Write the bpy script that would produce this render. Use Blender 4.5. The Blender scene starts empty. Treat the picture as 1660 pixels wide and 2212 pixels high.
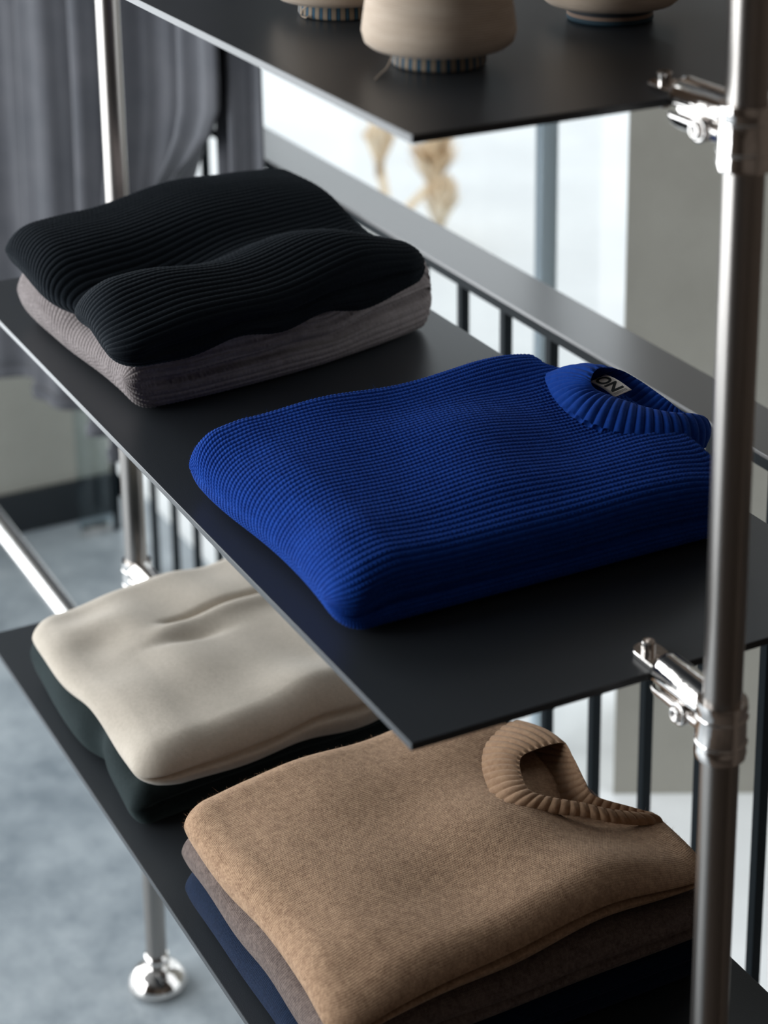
import bpy, math, random
import numpy as np
from mathutils import Vector, Matrix

random.seed(7)
rng = np.random.default_rng(7)
scene = bpy.context.scene
col = scene.collection
PI = math.pi

# ------------------------------------------------------------------ camera
YAW, PITCH, ROLL, FPX = 1.0776, 0.2982, -0.0050, 4468.4
PPX, PPY = 104.09, -679.72
cy, sy, cp, sp = math.cos(YAW), math.sin(YAW), math.cos(PITCH), math.sin(PITCH)
fwd = Vector((-sy * cp, cy * cp, -sp)); rt = Vector((cy, sy, 0)); up = rt.cross(fwd)
r2 = rt * math.cos(ROLL) + up * math.sin(ROLL)
u2 = -rt * math.sin(ROLL) + up * math.cos(ROLL)
cam_data = bpy.data.cameras.new('camera')
cam = bpy.data.objects.new('camera', cam_data); col.objects.link(cam)
m3 = Matrix((r2, u2, -fwd)).transposed()
cam.matrix_world = Matrix.Translation((1.1033, -0.5748, 0.7736)) @ m3.to_4x4()
cam_data.sensor_fit = 'VERTICAL'; cam_data.sensor_height = 36.0; cam_data.sensor_width = 36.0 * 1660 / 2212
cam_data.lens = FPX / 2212 * 36.0
cam_data.shift_x = -PPX / 2212
cam_data.shift_y = PPY / 2212
cam_data.clip_start = 0.05; cam_data.clip_end = 100
cam_data.dof.use_dof = True
cam_data.dof.focus_distance = 1.82
cam_data.dof.aperture_fstop = 4.8
cam_data.dof.aperture_blades = 0
scene.camera = cam

# ------------------------------------------------------------------ world, daylight, exposure
world = bpy.data.worlds.new('overcast_sky'); scene.world = world
world.use_nodes = True
bg = world.node_tree.nodes['Background']
bg.inputs[0].default_value = (0.760, 0.815, 0.850, 1); bg.inputs[1].default_value = 2.1
scene.view_settings.view_transform = 'Standard'
scene.view_settings.look = 'None'
scene.view_settings.exposure = 0.0
scene.view_settings.gamma = 1.0
scene.view_settings.use_curve_mapping = False


def area_light(name, loc, size, size_y, target, power, color):
    d = bpy.data.lights.new(name, 'AREA'); d.shape = 'RECTANGLE'; d.size = size; d.size_y = size_y
    d.energy = power; d.color = color
    o = bpy.data.objects.new(name, d); col.objects.link(o); o.location = loc
    o.rotation_euler = (Vector(target) - Vector(loc)).to_track_quat('-Z', 'Y').to_euler()
    return o


# daylight pouring in through the shop window behind the camera's left shoulder
area_light('shop_window_daylight', (-1.4, -2.95, 0.45), 2.0, 2.8, (-1.4, 0.0, 0.45), 84, (0.93, 0.97, 1.0))
# and through the street window in the far wall, left of the picture
area_light('street_window_daylight', (-2.60, -1.45, 0.45), 2.6, 2.8, (0.0, -1.45, 0.45), 88, (0.93, 0.97, 1.0))

# ------------------------------------------------------------------ node helpers
def material(name, base=(0.5, 0.5, 0.5), rough=0.6, metal=0.0, spec=0.5, sheen=0.0, sheen_rough=0.5, sheen_tint=None):
    m = bpy.data.materials.new(name); m.use_nodes = True
    b = m.node_tree.nodes['Principled BSDF']
    b.inputs['Base Color'].default_value = (*base, 1)
    b.inputs['Roughness'].default_value = rough
    b.inputs['Metallic'].default_value = metal
    b.inputs['Specular IOR Level'].default_value = spec
    if sheen:
        b.inputs['Sheen Weight'].default_value = sheen
        b.inputs['Sheen Roughness'].default_value = sheen_rough
        if sheen_tint: b.inputs['Sheen Tint'].default_value = (*sheen_tint, 1)
    return m


class N:
    def __init__(s, m): s.m = m; s.t = m.node_tree; s.b = s.t.nodes['Principled BSDF']
    def new(s, typ, **kw):
        n = s.t.nodes.new(typ)
        for k, v in kw.items(): setattr(n, k, v)
        return n
    def link(s, a, b): s.t.links.new(a, b)
    def math(s, op, a, b=None, c=None):
        n = s.new('ShaderNodeMath', operation=op)
        for i, v in enumerate((a, b, c)):
            if v is None: continue
            if isinstance(v, (int, float)): n.inputs[i].default_value = v
            else: s.link(v, n.inputs[i])
        return n.outputs[0]
    def coord(s, kind='Object'): return s.new('ShaderNodeTexCoord').outputs[kind]
    def mapping(s, vec, scale=(1, 1, 1)):
        n = s.new('ShaderNodeMapping'); s.link(vec, n.inputs[0]); n.inputs['Scale'].default_value = scale
        return n.outputs[0]
    def noise(s, vec, scale, detail=3, rough=0.55):
        n = s.new('ShaderNodeTexNoise'); s.link(vec, n.inputs['Vector'])
        n.inputs['Scale'].default_value = scale; n.inputs['Detail'].default_value = detail; n.inputs['Roughness'].default_value = rough
        return n.outputs['Fac']
    def ramp(s, fac, stops, interp='LINEAR'):
        n = s.new('ShaderNodeValToRGB'); s.link(fac, n.inputs[0]); n.color_ramp.interpolation = interp
        e = n.color_ramp.elements
        while len(e) < len(stops): e.new(0.5)
        for el, (p, c) in zip(e, stops): el.position = p; el.color = (*c, 1)
        return n.outputs[0]
    def bump(s, height, strength, dist, prev=None):
        n = s.new('ShaderNodeBump'); s.link(height, n.inputs['Height'])
        n.inputs['Strength'].default_value = strength; n.inputs['Distance'].default_value = dist
        if prev is not None: s.link(prev, n.inputs['Normal'])
        return n.outputs[0]


def knit_mat(name, c1, c2, fine=0.0022, fine_amp=0.0004, noise_scale=260, stitch=None, sheen=0.25, tint=None, mottle=60):
    m = material(name, c1, 0.95, 0, 0.15, sheen, 0.45, tint)
    n = N(m); uv = n.coord('UV'); ob = n.coord('Object')
    sep = n.new('ShaderNodeSeparateXYZ'); n.link(uv, sep.inputs[0]); u, v = sep.outputs[0], sep.outputs[1]
    mot = n.noise(ob, mottle, 4, 0.65)
    mot2 = n.noise(ob, noise_scale, 2, 0.6)
    mix = n.math('ADD', n.math('MULTIPLY', mot, 0.5), n.math('MULTIPLY', mot2, 0.5))
    n.link(n.ramp(mix, [(0.36, c2), (0.62, c1)]), n.b.inputs['Base Color'])
    nb = n.bump(n.noise(ob, 1400, 2, 0.7), 0.6, 0.0004, n.bump(mot2, 0.5, 0.0006))
    if fine:
        fu = n.math('FRACT', n.math('DIVIDE', u, fine))
        tri = n.math('ABSOLUTE', n.math('SUBTRACT', fu, 0.5))
        col_h = n.math('POWER', n.math('SUBTRACT', 1.0, n.math('MULTIPLY', tri, 1.6)), 0.6)
        ph = n.math('ADD', n.math('DIVIDE', v, fine * 0.72), n.math('MULTIPLY', tri, 1.4))
        row = n.math('SINE', n.math('MULTIPLY', ph, 2 * PI))
        h = n.math('ADD', col_h, n.math('MULTIPLY', row, 0.28))
        nb = n.bump(h, 1.0, fine_amp, nb)
    n.link(nb, n.b.inputs['Normal'])
    return m


# ------------------------------------------------------------------ mesh helpers
def link(name, me, mat=None, parent=None):
    o = bpy.data.objects.new(name, me); col.objects.link(o)
    if mat is not None: me.materials.append(mat)
    if parent is not None: o.parent = parent
    return o


def mesh_from(name, verts, faces, smooth=False):
    me = bpy.data.meshes.new(name); me.from_pydata([tuple(v) for v in verts], [], faces); me.update()
    if smooth: me.polygons.foreach_set('use_smooth', [True] * len(me.polygons))
    return me


def fix_normals(me):
    import bmesh
    b = bmesh.new(); b.from_mesh(me); bmesh.ops.recalc_face_normals(b, faces=b.faces[:]); b.to_mesh(me); b.free()


def grid_mesh(name, P, close_s=False, close_t=False, uv=None, flip=False):
    """P: (nt, ns, 3) positions -> quad grid."""
    nt, ns, _ = P.shape
    js = np.arange(ns if close_s else ns - 1); it = np.arange(nt if close_t else nt - 1)
    I, J = np.meshgrid(it, js, indexing='ij')
    I1 = (I + 1) % nt; J1 = (J + 1) % ns
    quads = np.stack([I * ns + J, I * ns + J1, I1 * ns + J1, I1 * ns + J], -1).reshape(-1, 4)
    if flip: quads = quads[:, ::-1]
    me = bpy.data.meshes.new(name)
    nf = len(quads)
    me.vertices.add(nt * ns); me.vertices.foreach_set('co', np.ascontiguousarray(P, np.float32).ravel())
    me.loops.add(nf * 4); me.loops.foreach_set('vertex_index', quads.astype(np.int32).ravel())
    me.polygons.add(nf); me.polygons.foreach_set('loop_start', np.arange(0, nf * 4, 4, dtype=np.int32))
    me.polygons.foreach_set('use_smooth', np.ones(nf, bool))
    if uv is not None:
        U, V = uv                                   # U: (ns+1,) along the loop, V: (nt+1,)
        c = np.stack([np.stack([U[J], V[I]], -1), np.stack([U[J + 1], V[I]], -1),
                      np.stack([U[J + 1], V[I + 1]], -1), np.stack([U[J], V[I + 1]], -1)], -2).reshape(-1, 4, 2)
        if flip: c = c[:, ::-1]
        l = me.uv_layers.new(name='UVMap'); l.data.foreach_set('uv', np.ascontiguousarray(c, np.float32).ravel())
    me.update(calc_edges=True); me.validate()
    return me


def box_mesh(name, lo, hi, bevel=0.0):
    import bmesh
    b = bmesh.new(); bmesh.ops.create_cube(b, size=1)
    lo, hi = Vector(lo), Vector(hi)
    for v in b.verts: v.co = Vector(((v.co.x + .5) * (hi.x - lo.x) + lo.x, (v.co.y + .5) * (hi.y - lo.y) + lo.y, (v.co.z + .5) * (hi.z - lo.z) + lo.z))
    if bevel: bmesh.ops.bevel(b, geom=b.edges[:] , offset=bevel, segments=2, affect='EDGES', profile=0.7)
    me = bpy.data.meshes.new(name); b.to_mesh(me); b.free(); return me


def lathe_mesh(name, prof, seg=48, axis='z', origin=(0, 0, 0)):
    """prof: list of (r, h). closes ends when r == 0."""
    a = np.linspace(0, 2 * PI, seg, endpoint=False)
    P = np.zeros((len(prof), seg, 3))
    for i, (r, h) in enumerate(prof):
        if axis == 'z': P[i] = np.stack([r * np.cos(a), r * np.sin(a), np.full(seg, h)], -1)
        elif axis == 'x': P[i] = np.stack([np.full(seg, h), r * np.cos(a), r * np.sin(a)], -1)
        else: P[i] = np.stack([r * np.sin(a), np.full(seg, h), r * np.cos(a)], -1)
    P += np.array(origin)
    me = grid_mesh(name, P, close_s=True)
    import bmesh
    b = bmesh.new(); b.from_mesh(me); bmesh.ops.remove_doubles(b, verts=b.verts[:], dist=1e-6)
    bmesh.ops.recalc_face_normals(b, faces=b.faces[:]); b.to_mesh(me); b.free()
    return me


def sharp_lathe(name, prof, **k):
    """lathe with duplicated rings at corners so smooth shading keeps the edges crisp."""
    pr = []
    for i, q in enumerate(prof):
        pr.append(q)
    me = lathe_mesh(name, pr, **k)
    me.set_sharp_from_angle(angle=math.radians(35))
    return me


def tube_mesh(name, pts, r, seg=10):
    pts = [Vector(p) for p in pts]; P = np.zeros((len(pts) + 2, seg, 3)); n = None
    for i, p in enumerate(pts):
        t = (pts[min(i + 1, len(pts) - 1)] - pts[max(i - 1, 0)]).normalized()
        if n is None: n = t.orthogonal().normalized()
        n = (n - t * n.dot(t)).normalized(); b = t.cross(n)
        for k in range(seg):
            a = 2 * PI * k / seg; P[i + 1, k] = p + n * (r * math.cos(a)) + b * (r * math.sin(a))
    P[0] = pts[0]; P[-1] = pts[-1]
    me = grid_mesh(name, P, close_s=True)
    import bmesh
    b = bmesh.new(); b.from_mesh(me); bmesh.ops.remove_doubles(b, verts=b.verts[:], dist=1e-7)
    bmesh.ops.recalc_face_normals(b, faces=b.faces[:]); b.to_mesh(me); b.free()
    return me


def empty(name, loc=(0, 0, 0)):
    o = bpy.data.objects.new(name, None); col.objects.link(o); o.location = loc; o.empty_display_size = 0.05
    return o


def tag(o, label=None, cat=None, group=None, kind=None):
    if label: o['label'] = label
    if cat: o['category'] = cat
    if group: o['group'] = group
    if kind: o['kind'] = kind
    return o


def smooth01(x): x = np.clip(x, 0, 1); return x * x * (3 - 2 * x)


def structure(name, me, mat, parent=None, label=None):
    o = link(name, me, mat, parent)
    o['kind'] = 'structure'
    if label: o['label'] = label
    return o


# ------------------------------------------------------------------ materials
M_floor = material('polished_concrete', (0.33, 0.38, 0.42), 0.32, 0, 0.5)
n = N(M_floor); ob = n.coord('Object')
f1 = n.noise(ob, 3.2, 6, 0.62); f2 = n.noise(ob, 17, 5, 0.7)
n.link(n.ramp(n.math('ADD', n.math('MULTIPLY', f1, .6), n.math('MULTIPLY', f2, .4)), [(0.34, (0.17, 0.20, 0.225)), (0.52, (0.295, 0.33, 0.355)), (0.68, (0.41, 0.445, 0.465))]), n.b.inputs['Base Color'])
n.link(n.math('ADD', n.math('MULTIPLY', f2, .3), .2), n.b.inputs['Roughness'])
n.link(n.bump(f2, 0.15, 0.01), n.b.inputs['Normal'])

M_terrace = material('whitened_paving', (0.86, 0.87, 0.86), 0.7)  # near ground: colour whitened to stand in for skylight it doesn't get
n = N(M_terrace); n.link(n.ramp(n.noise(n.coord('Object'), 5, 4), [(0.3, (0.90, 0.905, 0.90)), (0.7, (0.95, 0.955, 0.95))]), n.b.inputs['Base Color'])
M_ground = material('toned_down_ground', (0.50, 0.50, 0.50), 0.9)  # far ground: colour toned down because the full sky lights it more
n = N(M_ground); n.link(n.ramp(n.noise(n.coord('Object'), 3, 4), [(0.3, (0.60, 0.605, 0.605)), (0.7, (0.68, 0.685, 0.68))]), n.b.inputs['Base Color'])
M_wall = material('warm_grey_plaster', (0.36, 0.35, 0.30), 0.9)
n = N(M_wall); pf = n.noise(n.coord('Object'), 4, 5, 0.6)
n.link(n.ramp(pf, [(0.3, (0.33, 0.32, 0.28)), (0.7, (0.40, 0.39, 0.345))]), n.b.inputs['Base Color'])
n.link(n.bump(pf, 0.2, 0.01), n.b.inputs['Normal'])
M_pier = material('greige_render', (0.30, 0.29, 0.25), 0.9)
n = N(M_pier); pf = n.noise(n.coord('Object'), 5, 5, 0.65)
n.link(n.ramp(pf, [(0.3, (0.28, 0.265, 0.23)), (0.7, (0.33, 0.315, 0.275))]), n.b.inputs['Base Color'])
n.link(n.bump(pf, 0.3, 0.01), n.b.inputs['Normal'])
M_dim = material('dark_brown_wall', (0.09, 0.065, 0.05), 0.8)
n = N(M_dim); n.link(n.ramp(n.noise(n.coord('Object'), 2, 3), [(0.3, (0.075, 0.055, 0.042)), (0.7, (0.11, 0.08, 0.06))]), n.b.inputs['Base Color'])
M_base = material('black_skirting', (0.012, 0.016, 0.02), 0.5)
n = N(M_base); n.link(n.bump(n.noise(n.coord('Object'), 40, 2), 0.05, 0.002), n.b.inputs['Normal'])
M_ceil = material('ceiling_paint', (0.13, 0.13, 0.13), 0.9)
n = N(M_ceil); n.link(n.bump(n.noise(n.coord('Object'), 60, 2), 0.05, 0.002), n.b.inputs['Normal'])

M_shelf = material('charcoal_powder_coat', (0.030, 0.034, 0.039), 0.36, 0, 0.42)
n = N(M_shelf); sn = n.noise(n.coord('Object'), 900, 2, 0.5)
n.link(n.bump(sn, 0.25, 0.0004), n.b.inputs['Normal'])
n.link(n.ramp(n.noise(n.coord('Object'), 3, 3), [(0.3, (0.027, 0.031, 0.036)), (0.7, (0.034, 0.038, 0.043))]), n.b.inputs['Base Color'])

M_pole = material('brushed_steel', (0.36, 0.335, 0.315), 0.3, 1.0)
n = N(M_pole); br = n.noise(n.mapping(n.coord('Object'), (400, 400, 3)), 3, 2)
n.link(n.math('ADD', n.math('MULTIPLY', br, .1), .24), n.b.inputs['Roughness'])
M_chrome = material('polished_chrome', (0.80, 0.76, 0.73), 0.09, 1.0)
n = N(M_chrome); n.link(n.bump(n.noise(n.coord('Object'), 55, 2), 0.12, 0.004), n.b.inputs['Normal'])
M_steel = material('satin_steel', (0.62, 0.61, 0.60), 0.24, 1.0)
n = N(M_steel); n.link(n.math('ADD', n.math('MULTIPLY', n.noise(n.mapping(n.coord('Object'), (3, 400, 400)), 3, 2), .08), .2), n.b.inputs['Roughness'])
M_rail = material('graphite_metal', (0.10, 0.095, 0.095), 0.27, 0.0, 1.0)
n = N(M_rail); n.link(n.bump(n.noise(n.coord('Object'), 300, 2), 0.1, 0.0006), n.b.inputs['Normal'])
M_bal = material('black_iron', (0.004, 0.008, 0.011), 0.55, 0, 0.12)
n = N(M_bal); n.link(n.bump(n.noise(n.coord('Object'), 200, 2), 0.1, 0.0006), n.b.inputs['Normal'])
M_frame = material('bluish_aluminium', (0.42, 0.50, 0.56), 0.4, 0.3)
n = N(M_frame); n.link(n.bump(n.noise(n.coord('Object'), 120, 2), 0.05, 0.001), n.b.inputs['Normal'])

M_glass = bpy.data.materials.new('clear_glass'); M_glass.use_nodes = True
nt_ = M_glass.node_tree; nt_.nodes.clear()
out = nt_.nodes.new('ShaderNodeOutputMaterial'); mix = nt_.nodes.new('ShaderNodeMixShader')
tr = nt_.nodes.new('ShaderNodeBsdfTransparent'); gl = nt_.nodes.new('ShaderNodeBsdfGlossy'); fr = nt_.nodes.new('ShaderNodeFresnel')
gl.inputs['Roughness'].default_value = 0.02; tr.inputs[0].default_value = (0.985, 0.99, 0.99, 1); fr.inputs[0].default_value = 1.35
mix.inputs[0].default_value = 0.04; nt_.nodes.remove(fr); nt_.links.new(tr.outputs[0], mix.inputs[1]); nt_.links.new(gl.outputs[0], mix.inputs[2])
nt_.links.new(mix.outputs[0], out.inputs[0])
M_tint = M_glass.copy(); M_tint.name = 'tinted_glass_strip'
[x for x in M_tint.node_tree.nodes if x.type == 'BSDF_TRANSPARENT'][0].inputs[0].default_value = (0.86, 0.915, 0.93, 1)

M_curtain = material('grey_linen', (0.115, 0.115, 0.125), 0.95, 0, 0.1, 0.2)
n = N(M_curtain); uvc = n.coord('Object')
w1 = n.noise(n.mapping(uvc, (900, 900, 40)), 1, 2); w2 = n.noise(n.mapping(uvc, (30, 30, 900)), 1, 2)
n.link(n.bump(n.math('ADD', w1, w2), 0.4, 0.0005), n.b.inputs['Normal'])
n.link(n.ramp(n.noise(uvc, 12, 3), [(0.3, (0.070, 0.072, 0.082)), (0.7, (0.092, 0.092, 0.102))]), n.b.inputs['Base Color'])

M_blue = knit_mat('royal_blue_wool', (0.007, 0.056, 0.33), (0.005, 0.040, 0.25), fine=0, sheen=0.12, tint=(0.25, 0.4, 1.0))
M_black = knit_mat('black_navy_wool', (0.0055, 0.0085, 0.0125), (0.0035, 0.006, 0.009), fine=0, sheen=0.05, tint=(0.4, 0.5, 0.6))
M_grey = knit_mat('mauve_grey_wool', (0.31, 0.27, 0.265), (0.22, 0.19, 0.188), fine=0, sheen=0.12)
M_cream = knit_mat('oatmeal_cashmere', (0.56, 0.49, 0.41), (0.49, 0.43, 0.355), fine=0.0020, fine_amp=0.00012, sheen=0.25, mottle=30)
M_green = knit_mat('bottle_green_wool', (0.011, 0.017, 0.018), (0.007, 0.012, 0.013), fine=0.0022, fine_amp=0.0002, sheen=0.12, tint=(0.5, 0.7, 0.7))
M_tan = knit_mat('camel_wool', (0.52, 0.335, 0.21), (0.31, 0.185, 0.113), fine=0.0024, fine_amp=0.0003, noise_scale=340, sheen=0.22, tint=(1, .85, .7), mottle=120)
M_tanrib = knit_mat('camel_wool_ribbing', (0.45, 0.285, 0.175), (0.35, 0.21, 0.13), fine=0, sheen=0.2, tint=(1, .85, .7), mottle=120)
M_taupe = knit_mat('taupe_brown_wool', (0.20, 0.15, 0.13), (0.10, 0.072, 0.064), fine=0.0024, fine_amp=0.0004, noise_scale=330, sheen=0.15, mottle=150)
M_navy = knit_mat('midnight_navy_wool', (0.005, 0.014, 0.036), (0.003, 0.009, 0.024), fine=0.0024, fine_amp=0.0003, noise_scale=330, sheen=0.1, tint=(.4, .5, 1), mottle=150)

M_yarn = material('ecru_cotton_yarn', (0.60, 0.45, 0.33), 0.85, 0, 0.2, 0.2)
n = N(M_yarn); ob = n.coord('Object'); sep = n.new('ShaderNodeSeparateXYZ'); n.link(ob, sep.inputs[0])
ang = n.math('ARCTAN2', sep.outputs[1], sep.outputs[0])
wz = n.math('ADD', n.math('MULTIPLY', sep.outputs[2], 3600.0), n.math('MULTIPLY', ang, 9.0))
wz2 = n.math('ADD', n.math('MULTIPLY', sep.outputs[2], 260.0), n.math('MULTIPLY', ang, 3.0))
n.link(n.bump(n.math('SINE', wz2), 0.35, 0.0012, n.bump(n.math('SINE', wz), 0.6, 0.0004)), n.b.inputs['Normal'])
n.link(n.ramp(n.noise(n.mapping(ob, (20, 20, 120)), 1, 3), [(0.3, (0.64, 0.50, 0.38)), (0.7, (0.78, 0.64, 0.51))]), n.b.inputs['Base Color'])
M_tube = material('striped_cardboard', (0.5, 0.4, 0.3), 0.7)
n = N(M_tube); ob = n.coord('Object'); sep = n.new('ShaderNodeSeparateXYZ'); n.link(ob, sep.inputs[0])
ang = n.math('ARCTAN2', sep.outputs[1], sep.outputs[0])
fr_ = n.math('FRACT', n.math('MULTIPLY', n.math('ADD', ang, 4.0), 30 / (2 * PI)))
n.link(n.ramp(fr_, [(0.0, (0.42, 0.33, 0.24)), (0.42, (0.025, 0.06, 0.10)), (0.56, (0.05, 0.15, 0.24)), (0.8, (0.025, 0.06, 0.10)), (0.9, (0.42, 0.33, 0.24))], 'CONSTANT'), n.b.inputs['Base Color'])
M_tube2 = material('navy_cardboard', (0.035, 0.05, 0.065), 0.6)
n = N(M_tube2); sep = n.new('ShaderNodeSeparateXYZ'); n.link(n.coord('Object'), sep.inputs[0])
n.link(n.ramp(n.math('MULTIPLY', sep.outputs[2], 50.0), [(0.0, (0.03, 0.07, 0.10)), (0.2, (0.35, 0.24, 0.18)), (0.34, (0.035, 0.04, 0.05))], 'CONSTANT'), n.b.inputs['Base Color'])
M_label = material('woven_label', (0.93, 0.88, 0.82), 0.8)
n = N(M_label); n.link(n.bump(n.noise(n.coord('Object'), 2500, 1), 0.3, 0.0002), n.b.inputs['Normal'])
M_ink = material('black_woven_lettering', (0.008, 0.016, 0.02), 0.8)
n = N(M_ink); n.link(n.bump(n.noise(n.coord('Object'), 2500, 1), 0.3, 0.0001), n.b.inputs['Normal'])
M_plume = material('dry_tan_plume', (0.80, 0.60, 0.38), 0.9)
n = N(M_plume); n.link(n.ramp(n.noise(n.coord('Object'), 6, 3), [(0.35, (0.78, 0.60, 0.40)), (0.65, (0.93, 0.82, 0.66))]), n.b.inputs['Base Color'])

# ------------------------------------------------------------------ the setting
ZF = -1.06; ZC = 2.0
structure('floor', box_mesh('floor', (-2.62, -3.1, ZF - 0.1), (3.1, 0.74, ZF)), M_floor, label='blue-grey mottled polished concrete floor')
structure('floor_terrace', box_mesh('floor_terrace', (-2.9, 0.74, ZF - 0.1), (3.1, 1.6, ZF - 0.005)), M_terrace, label='pale paving beyond the railing, whitened to make up for missing skylight')
structure('floor_outside', box_mesh('floor_outside', (-14, 0.74, ZF - 0.1), (3.1, 14, ZF - 0.008)), M_ground, label='pale ground outside the window, colour toned down to even the daylight')
structure('ceiling', box_mesh('ceiling', (-2.62, -3.1, ZC), (3.1, 0.80, ZC + 0.1)), M_ceil, label='plain grey ceiling above the rack')
wl = structure('wall_left', box_mesh('wall_left', (-2.72, -0.1, ZF), (-2.57, 0.66, ZC)), M_wall, label='warm grey plaster wall behind the curtain')
for lo, hi in [((-2.72, -3.1, ZF), (-2.57, -2.8, ZC)), ((-2.72, -2.8, ZF), (-2.57, -0.1, -0.97)), ((-2.72, -2.8, 1.88), (-2.57, -0.1, ZC))]:
    link('wall_panel', box_mesh('wall_panel', lo, hi), M_wall, wl)
structure('baseboard_left', box_mesh('baseboard_left', (-2.57, -3.0, ZF), (-2.555, 0.66, ZF + 0.085), 0.003), M_base, label='black skirting along the grey wall')
structure('floor_darkener', box_mesh('floor_darkener', (0.25, -3.0, ZF), (3.0, 0.74, ZF + 0.006)), M_dim, label='unseen dark brown floor sheet added to darken the pole reflections')  # unseen dark sheet, added so the steel pole mirrors less bright floor
structure('wall_right', box_mesh('wall_right', (3.0, -3.1, ZF), (3.1, 0.80, ZC)), M_dim, label='dark brown end wall')
structure('wall_back', box_mesh('wall_back', (-0.30, 0.74, ZF), (3.0, 0.82, ZC)), M_dim, label='dark brown wall behind the viewer')
# front wall with the big shop window opening
for k, (lo, hi) in enumerate([((-2.62, -3.1, ZF), (-2.4, -3.0, ZC)), ((-0.4, -3.1, ZF), (3.0, -3.0, ZC)),
                              ((-2.4, -3.1, ZF), (-0.4, -3.0, -0.97)), ((-2.4, -3.1, 1.88), (-0.4, -3.0, ZC))]):
    if k == 0:
        wf = structure('wall_front', box_mesh('wall_front', lo, hi), M_dim, label='dark wall around the shop window')
    else:
        link('wall_panel', box_mesh('wall_panel', lo, hi), M_dim, wf)
# grey wall standing beyond the railing
d = Vector((0.47, 0.883)); a0 = Vector((-1.24, 1.0)); back = Vector((-0.78, 0.625))
pts = [a0, a0 + d * 3.2, a0 + d * 3.2 + back * 0.3, a0 + back * 0.3]
vs = [(q.x, q.y, ZF - 0.005) for q in pts] + [(q.x, q.y, 0.61) for q in pts]
me = mesh_from('wall_pier', vs, [(0, 1, 5, 4), (1, 2, 6, 5), (2, 3, 7, 6), (3, 0, 4, 7), (4, 5, 6, 7), (3, 2, 1, 0)]); fix_normals(me)
structure('wall_pier', me, M_pier, label='shaded greige wall beyond the railing')
structure('wall_lintel', box_mesh('wall_lintel', (-2.72, 0.80, 0.62), (-0.30, 1.02, ZC + 0.1)), M_dim, label='unseen dark wall above the window, set low to block sky reflections')  # unseen upper wall, set low to keep sky out of the clamp reflections
# full-height glazing beyond the railing
win = empty('window_1', (0, 0, 0)); win['kind'] = 'structure'; win['label'] = 'full-height window beyond the railing'
WY = 0.95
for lo, hi, nm in [((-1.412, WY, ZF), (-1.394, WY + 0.03, 0.62), 'mullion'), ((-2.62, WY, ZF), (-2.57, WY + 0.05, 0.62), 'mullion'),
                   ((-2.57, WY, 0.58), (-1.30, WY + 0.05, 0.62), 'head_rail')]:
    link(nm, box_mesh(nm, lo, hi, 0.004), M_frame, win)
for x0, x1 in [(-2.57, -1.412), (-1.394, -1.275)]:
    link('pane', box_mesh('pane', (x0, WY + 0.022, ZF), (x1, WY + 0.028, 0.58)), M_glass, win)

# ------------------------------------------------------------------ railing
rail = empty('balustrade', (-1.0, 0.655, ZF))
tag(rail, 'graphite metal balustrade with flat handrail and thin black bars behind the rack', 'railing')
RY0, RY1 = 0.615, 0.690
def rel(o, root):
    o.location = -root.location; return o
RZ = -0.080
rel(link('handrail', box_mesh('handrail', (-2.57, RY0, RZ - 0.004), (0.55, RY1, RZ), 0.0005), M_rail, rail), rail)
rel(link('under_bar', box_mesh('under_bar', (-2.57, RY0 + 0.0005, RZ - 0.016), (0.55, RY1 - 0.02, RZ - 0.004)), M_bal, rail), rail)
bal = box_mesh('baluster', (-0.006, -0.006, ZF), (0.006, 0.006, RZ - 0.012), 0.001)
BX0 = -0.857
for k in range(-16, 13):
    x = BX0 + 0.1085 * k
    if x > 0.5 or x < -2.53: continue
    o = link('baluster', bal, None, rail)
    if not bal.materials: bal.materials.append(M_bal)
    o.location = Vector((x, 0.640, 0)) - rail.location


# ------------------------------------------------------------------ narrow glass strip by the far wall
gs = empty('glass_panel', (-2.49, 0.60, ZF))
tag(gs, 'narrow clear glass strip standing on the floor by the grey wall', 'glass panel')
link('pane', box_mesh('pane', (-0.004, -0.035, 0.012), (0.004, 0.03, 0.42), 0.001), M_tint, gs)
link('foot_clip', box_mesh('foot_clip', (-0.012, -0.03, 0.0), (0.012, 0.025, 0.016), 0.002), M_chrome, gs)

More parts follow.
